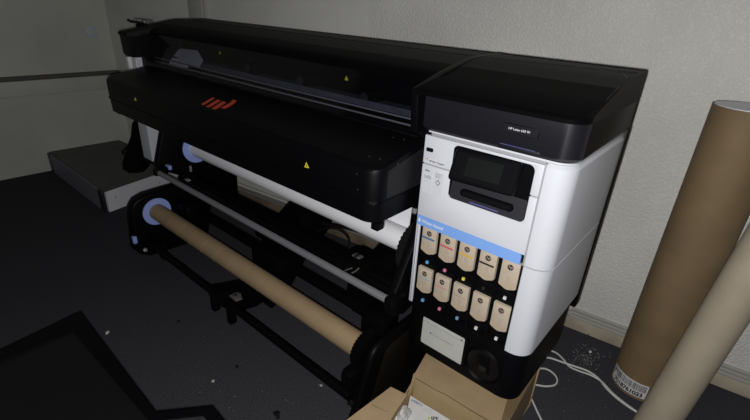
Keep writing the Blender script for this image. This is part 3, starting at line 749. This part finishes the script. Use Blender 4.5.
b.sweep([PX(407.5, 395.4, 2, .201), PX(391, 420.5, 2, .201), PX(383, 432, 2, .201)], .0012, CREA, 5)
b.sweep([PX(371.5, 404, 2, .2), PX(378, 407.5, 2, .2), PX(388, 412, 2, .2)], .0006, CREA, 5)
b.build('left_flap', bx)
b = MB().poly([PX(413.6, 373.5, 1, 1.0), PX(415.2, 378, 1, 1.0), PX(411, 392, 1, .97), PX(407.5, 396, 1, .95)], KRFI, .003, (0, -1, 0)); b.build('corner_edge', bx)

# things in the carton
def quadthing(name, label, cat, pts, zs, m, thick=.004):
    P_ = [PX(x, y, 2, z) for (x, y), z in zip(pts, zs)]
    return P_
P_ = [PX(x, y, 2, .13) for x, y in ((410.5, 395.5), (428, 406.5), (424, 426), (404, 424))]
lf = empty('instruction_leaflet', P_[0], 'white printed leaflet with blue heading sticking up at the carton\'s rear left corner', 'leaflet')
n_ = (P_[1]-P_[0]).cross(P_[3]-P_[0]).normalized(); n_ = n_ if n_.z > 0 else -n_
b = MB().poly(P_, WPAP, .002, n_)
uxx = (P_[1]-P_[0]).normalized(); uyy = n_.cross(uxx)
TM = Matrix.Identity(4)
for i in range(3): TM[i][0] = uxx[i]; TM[i][1] = uyy[i]; TM[i][2] = n_[i]; TM[i][3] = (P_[0]+uxx*.012-uyy*.013+n_*.0006)[i]
b.build('sheet', lf); MB().text('SAFETY', .0135, BLP, TM, bold=.0003).text('_ _ _ _ _', .008, GREYP, TM @ Matrix.Translation((0, -.014, 0))).build('heading', lf)
bq = [PX(x, y, 2, .15) for x, y in ((427, 405.5), (450, 419.5), (440, 440), (410, 424))]
bk = empty('white_booklet', bq[0], 'thick white booklet with lime mark and dark letters in front in the carton', 'booklet')
n2 = Vector((0, 0, 1)); MB().poly(bq, WPAP, .012, n2).build('pages', bk)
ux2 = (bq[1]-bq[0]).normalized(); uy2 = n2.cross(ux2); TM = Matrix.Identity(4); tp = PX(431, 418.5, 2, .151)
ang = Matrix.Rotation(math.radians(35), 4, 'Z')
for i in range(3): TM[i][0] = ux2[i]; TM[i][1] = uy2[i]; TM[i][2] = n2[i]; TM[i][3] = tp[i]
b = MB().text('IPE', .020, INK, TM @ ang, bold=.0004); b.poly([PX(427.5, 419.5, 2, .1508), PX(429.3, 419.8, 2, .1508), PX(430.5, 417, 2, .1508), PX(428.8, 416.6, 2, .1508)], GRN, .0005, n2); b.build('cover_print', bk)
# crumpled clear bag
t = bmesh.new(); bmesh.ops.create_icosphere(t, subdivisions=4, radius=1); rnd = random.Random(3)
from mathutils import noise as mnoise
cpt = PX(399, 421, 2, .12)
for v in t.verts:
    d_ = 1+.35*mnoise.noise(v.co*2.3)+.25*mnoise.noise(v.co*6); v.co = Vector((v.co.x*.030*d_, v.co.y*.060*d_, v.co.z*.03*d_))
b = MB(); b.add(t, PLASTIC, Matrix.Translation(cpt)@Matrix.Rotation(.25, 4, 'Z'), False)
b.box(cpt+Vector((-.012, -.02, .028)), cpt+Vector((.0, -.008, .034)), YLP, .001)
tag(b.build('crumpled_plastic_bag', None, None), 'crumpled clear plastic bag with yellow specks at the carton\'s left side', 'plastic bag')

# ------------------------------------------------------------------ black dust cloth / bag hanging at the left end
bz = [PX(x, y, 1, 1.075) for x, y in ((131.5, 121), (141, 122), (143, 140), (146, 158), (146.5, 162), (141, 163.5), (139.5, 170), (136, 173.5), (127, 173.5), (121.5, 170), (121, 164), (124, 154), (127, 144), (130.5, 134))]
t = bmesh.new(); L = []
for off, s_ in ((0, .90), (.012, 1.0), (.05, 1.0), (.065, .9)):
    cc = sum(bz, Vector())/len(bz); L.append([cc+(p-cc)*s_+Vector((0, off, 0)) for p in bz])
b = MB().loft(L, BAG, True); wire(b, [(126.5, 147), (122.8, 151.5), (123.2, 153.8), (125.6, 153)], (1, 1.08), .006)
tag(b.build('black_cloth_bag'), 'limp black cloth bag hanging below the printer\'s far end above the low platform', 'bag')

# ------------------------------------------------------------------ upright wrapped tube right of the printer
tu = empty('wrapped_tube', (.006, 1.80, 0), 'tall brown cardboard shipping tube standing on end by the wall with barcode label', 'tube')
MB().cyl((.006, 1.80, 0), (.006, 1.80, 1.15), .103, KRFW, 64).build('tube_body', tu)
MB().cyl((.006, 1.80, 1.15), (.006, 1.80, 1.153), .098, WHT, 40).build('end_cap', tu)
b = MB(); cx, cy, rr = .006, 1.80, .1036
def surf(a, z, r=rr): return (cx+r*math.cos(a), cy+r*math.sin(a), z)
def patch(a0, a1, z0, z1, m, r, n=24, tilt=0):
    t = bmesh.new(); A = []; B = []
    for i in range(n+1):
        a = a0+(a1-a0)*i/n; A.append(t.verts.new(surf(a, z0, r))); B.append(t.verts.new(surf(a, z1, r)))
    for i in range(n): t.faces.new([A[i], A[i+1], B[i+1], B[i]])
    b.add(t, m)
a0, a1 = math.radians(205), math.radians(292)
patch(a0, a1, .012, .080, WPAP, rr)
rnd = random.Random(11); a = a0+.05
while a < a1-.06:
    w_ = rnd.choice((.006, .010, .016)); patch(a, a+w_, .042 if abs(a-(a0+.18)) > .06 else .055, .074, INK, rr+.0005, 2); a += w_+rnd.choice((.006, .010, .014))
s_ = '7018761033'
for i, ch in enumerate(s_):
    a = a0+.22+i*.118; M_ = Matrix.Translation(surf(a, .026, rr+.0008)) @ Matrix.Rotation(a+math.pi/2, 4, 'Z') @ FR
    b.text(ch, .027, INK, M_, bold=.0010)
b.build('barcode_label', tu)
# second, paler tube leaning beside it
lt = empty('leaning_tube', (.17, 1.52, 0), 'pale beige cardboard tube leaning at the bottom right corner in front of the brown tube', 'tube')
PALE = mat('pale_card', (.36, .31, .23), .7, noise=.06, nscale=10)
A_ = Vector((.085, 1.46, .05)); B_ = Vector((.185, 1.60, 1.1))
MB().cyl(A_, B_, .060, PALE, 48).build('tube_body', lt)
dd = (B_-A_).normalized(); MB().cyl(B_+dd*.0005, B_+dd*.004, .058, WHT, 32).build('end_cap', lt)

# ------------------------------------------------------------------ cables on the carpet
def cable(name, label, pts, r=.0038):
    P_ = [PX(x, y, 2, r+(.004 if len(q_) > 2 and False else 0)) for q_ in pts for x, y in (q_[:2],)]
    out = []
    for i in range(len(P_)-1):
        a, b_ = P_[i], P_[i+1]; p_ = P_[max(i-1, 0)]; n_ = P_[min(i+2, len(P_)-1)]
        for k in range(8):
            t_ = k/8; out.append(.5*((2*a) + (b_-p_)*t_ + (2*p_-5*a+4*b_-n_)*t_*t_ + (3*a-p_-3*b_+n_)*t_**3))
    out.append(P_[-1]); return tag(MB().sweep(out, r, CABL, 8).build(name), label, 'cable', 'white cables on the carpet')
k = 3.5
def z7(l): return [(520+x/k, 300+y/k) for x, y in l]
cable('cable', 'white cable crossing from upper tower base to brown tube, starting nearer the wall', z7([(60, 160), (95, 172), (128, 186), (152, 208), (172, 232), (205, 248), (245, 262), (285, 285), (320, 322), (360, 356), (405, 388), (430, 402)]))
cable('cable', 'white cable crossing the other near its middle, starting lower at the printer base', z7([(40, 200), (70, 200), (105, 203), (150, 218), (200, 235), (240, 250), (275, 275), (300, 306), (335, 340), (375, 370), (408, 392), (440, 420)]), .0042)
cable('cable', 'short white cable bent into a round loop beside the carton', z7([(62, 242), (85, 240), (108, 250), (126, 268), (130, 286), (118, 299), (90, 302), (68, 299), (48, 296)]), .0038)
cable('cable', 'straight white cable end running out of frame beside the carton\'s right side', z7([(37, 341), (50, 368), (62, 394), (75, 420), (90, 450)]))

# ------------------------------------------------------------------ black equipment stand in the foreground
ZS = .35
st = empty('black_stand', (-1.1, .2, 0), 'low black edged equipment stand in the near left corner of the floor', 'stand')
def S(x, y): return PX(x, y, 2, ZS)
o1, o2_, o3, o4 = S(80, 312), S(155.5, 412.6), S(212, 406.7), S(240, 441)
def strip(a, b_, w_, m=BLK, z=ZS, h=.03):
    d = (b_-a).normalized(); n_ = Vector((d.y, -d.x, 0)); n_ = n_ if n_.dot(Vector((-.2, -1, 0))) > 0 else -n_
    return [a, b_, b_+n_*w_, a+n_*w_]
b = MB()
i1, i2, j2, j3, j4 = S(72, 330), S(150.5, 421), S(158, 419.3), S(203, 414.7), S(226, 441)
def zc(x, y): return Vector((x, y, ZS))
YB = -.13; fx = -.47
e1 = zc(i1.x, YB); e2 = zc(i2.x+.012, YB); e3 = zc(fx, YB); e4 = zc(fx, j4.y-.01); e5 = zc(fx, o4.y)
for quad in ([o1, o2_, i2, i1], [o2_, o3, j3, j2], [o3, o4, j4, j3], [o2_, j2, zc(i2.x+.022, YB), zc(i2.x, YB), i2], [o4, e5, e4, j4],
             [zc(fx, o4.y), zc(fx+.02, o4.y), zc(fx+.02, YB-.02), zc(fx, YB-.02)], [zc(i1.x, YB), zc(fx+.02, YB), zc(fx+.02, YB-.02), zc(i1.x-.02, YB-.02)], [o1, i1, zc(i1.x, YB), zc(i1.x-.02, YB-.02)]):
    b.poly(quad, BLK, .03, (0, 0, 1))
b.build('rim', st)
n1 = Vector((0, 0, -.006))
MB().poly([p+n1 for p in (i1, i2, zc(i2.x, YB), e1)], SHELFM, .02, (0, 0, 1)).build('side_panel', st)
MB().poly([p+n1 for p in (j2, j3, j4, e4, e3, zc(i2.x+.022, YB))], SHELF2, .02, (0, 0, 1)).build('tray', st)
for x_, y_ in ((i1.x+.02, .25), (i2.x-.01, .25), (i1.x+.02, YB+.01), (fx, YB+.01), (fx, .33)):
    MB().box((x_-.012, y_-.012, 0), (x_+.012, y_+.012, ZS-.027), BLK, .002).build('leg', st)

# ------------------------------------------------------------------ litter on the carpet
rnd = random.Random(5); b = MB()
def crumb(mb, x, y, s_, m=CRMB):
    t = bmesh.new(); bmesh.ops.create_icosphere(t, subdivisions=1, radius=s_)
    for v in t.verts: v.co *= 1+rnd.uniform(-.3, .3); v.co.z *= .6
    mb.add(t, m, Matrix.Translation((x, y, s_*.5)))
for i in range(150):
    px_ = 587+rnd.gauss(0, 9); py_ = 358+rnd.gauss(0, 7)
    p = PX(px_, py_, 2, 0)
    if wall_xy(p.x)-p.y > .06: crumb(b, p.x, p.y, rnd.uniform(.0008, .0022))
for i in range(90):
    px_ = rnd.uniform(170, 640); py_ = rnd.uniform(330, 419); p = PX(px_, py_, 2, 0)
    if wall_xy(p.x)-p.y > .06 and p.y > .3: crumb(b, p.x, p.y, rnd.uniform(.0006, .0014))
tag(b.build('plaster_crumbs'), 'scattered pale plaster crumbs and dust on the charcoal carpet', 'debris', None, 'stuff')
for px_, py_, s_, m_, nm_, lb in ((107.5, 333.5, .011, CRMB, 'paper_scrap', 'small pale paper scrap on the carpet at the far left'),
                          (213.5, 381.5, .008, CRMB, 'paper_scrap', 'tiny beige scrap on the carpet in front of the reel stand'),
                          (321, 386, .006, CRMB, 'paper_scrap', 'tiny beige scrap on the carpet just left of the reel stand rail end'),
                          (590, 352.5, .007, WPR, 'plaster_lump', 'largest white lump among the crumbs near the baseboard')):
    p = PX(px_, py_, 2, 0); c = MB(); crumb(c, p.x, p.y, s_, m_); tag(c.build(nm_), lb, 'scrap')
for px_, py_, s_, lb in ((178.5, 321.5, .008, 'black fluff on the carpet beneath the front rail, upper of the dark bits'), (237, 367, .007, 'small black speck on the open carpet left of centre'), (277, 415, .014, 'black fluff at the bottom edge of the carpet')):
    p = PX(px_, py_, 2, 0); c = MB(); crumb(c, p.x, p.y, s_, RUB); crumb(c, p.x+s_*.9, p.y-s_*.4, s_*.6, RUB); tag(c.build('carpet_fluff'), lb, 'fluff')
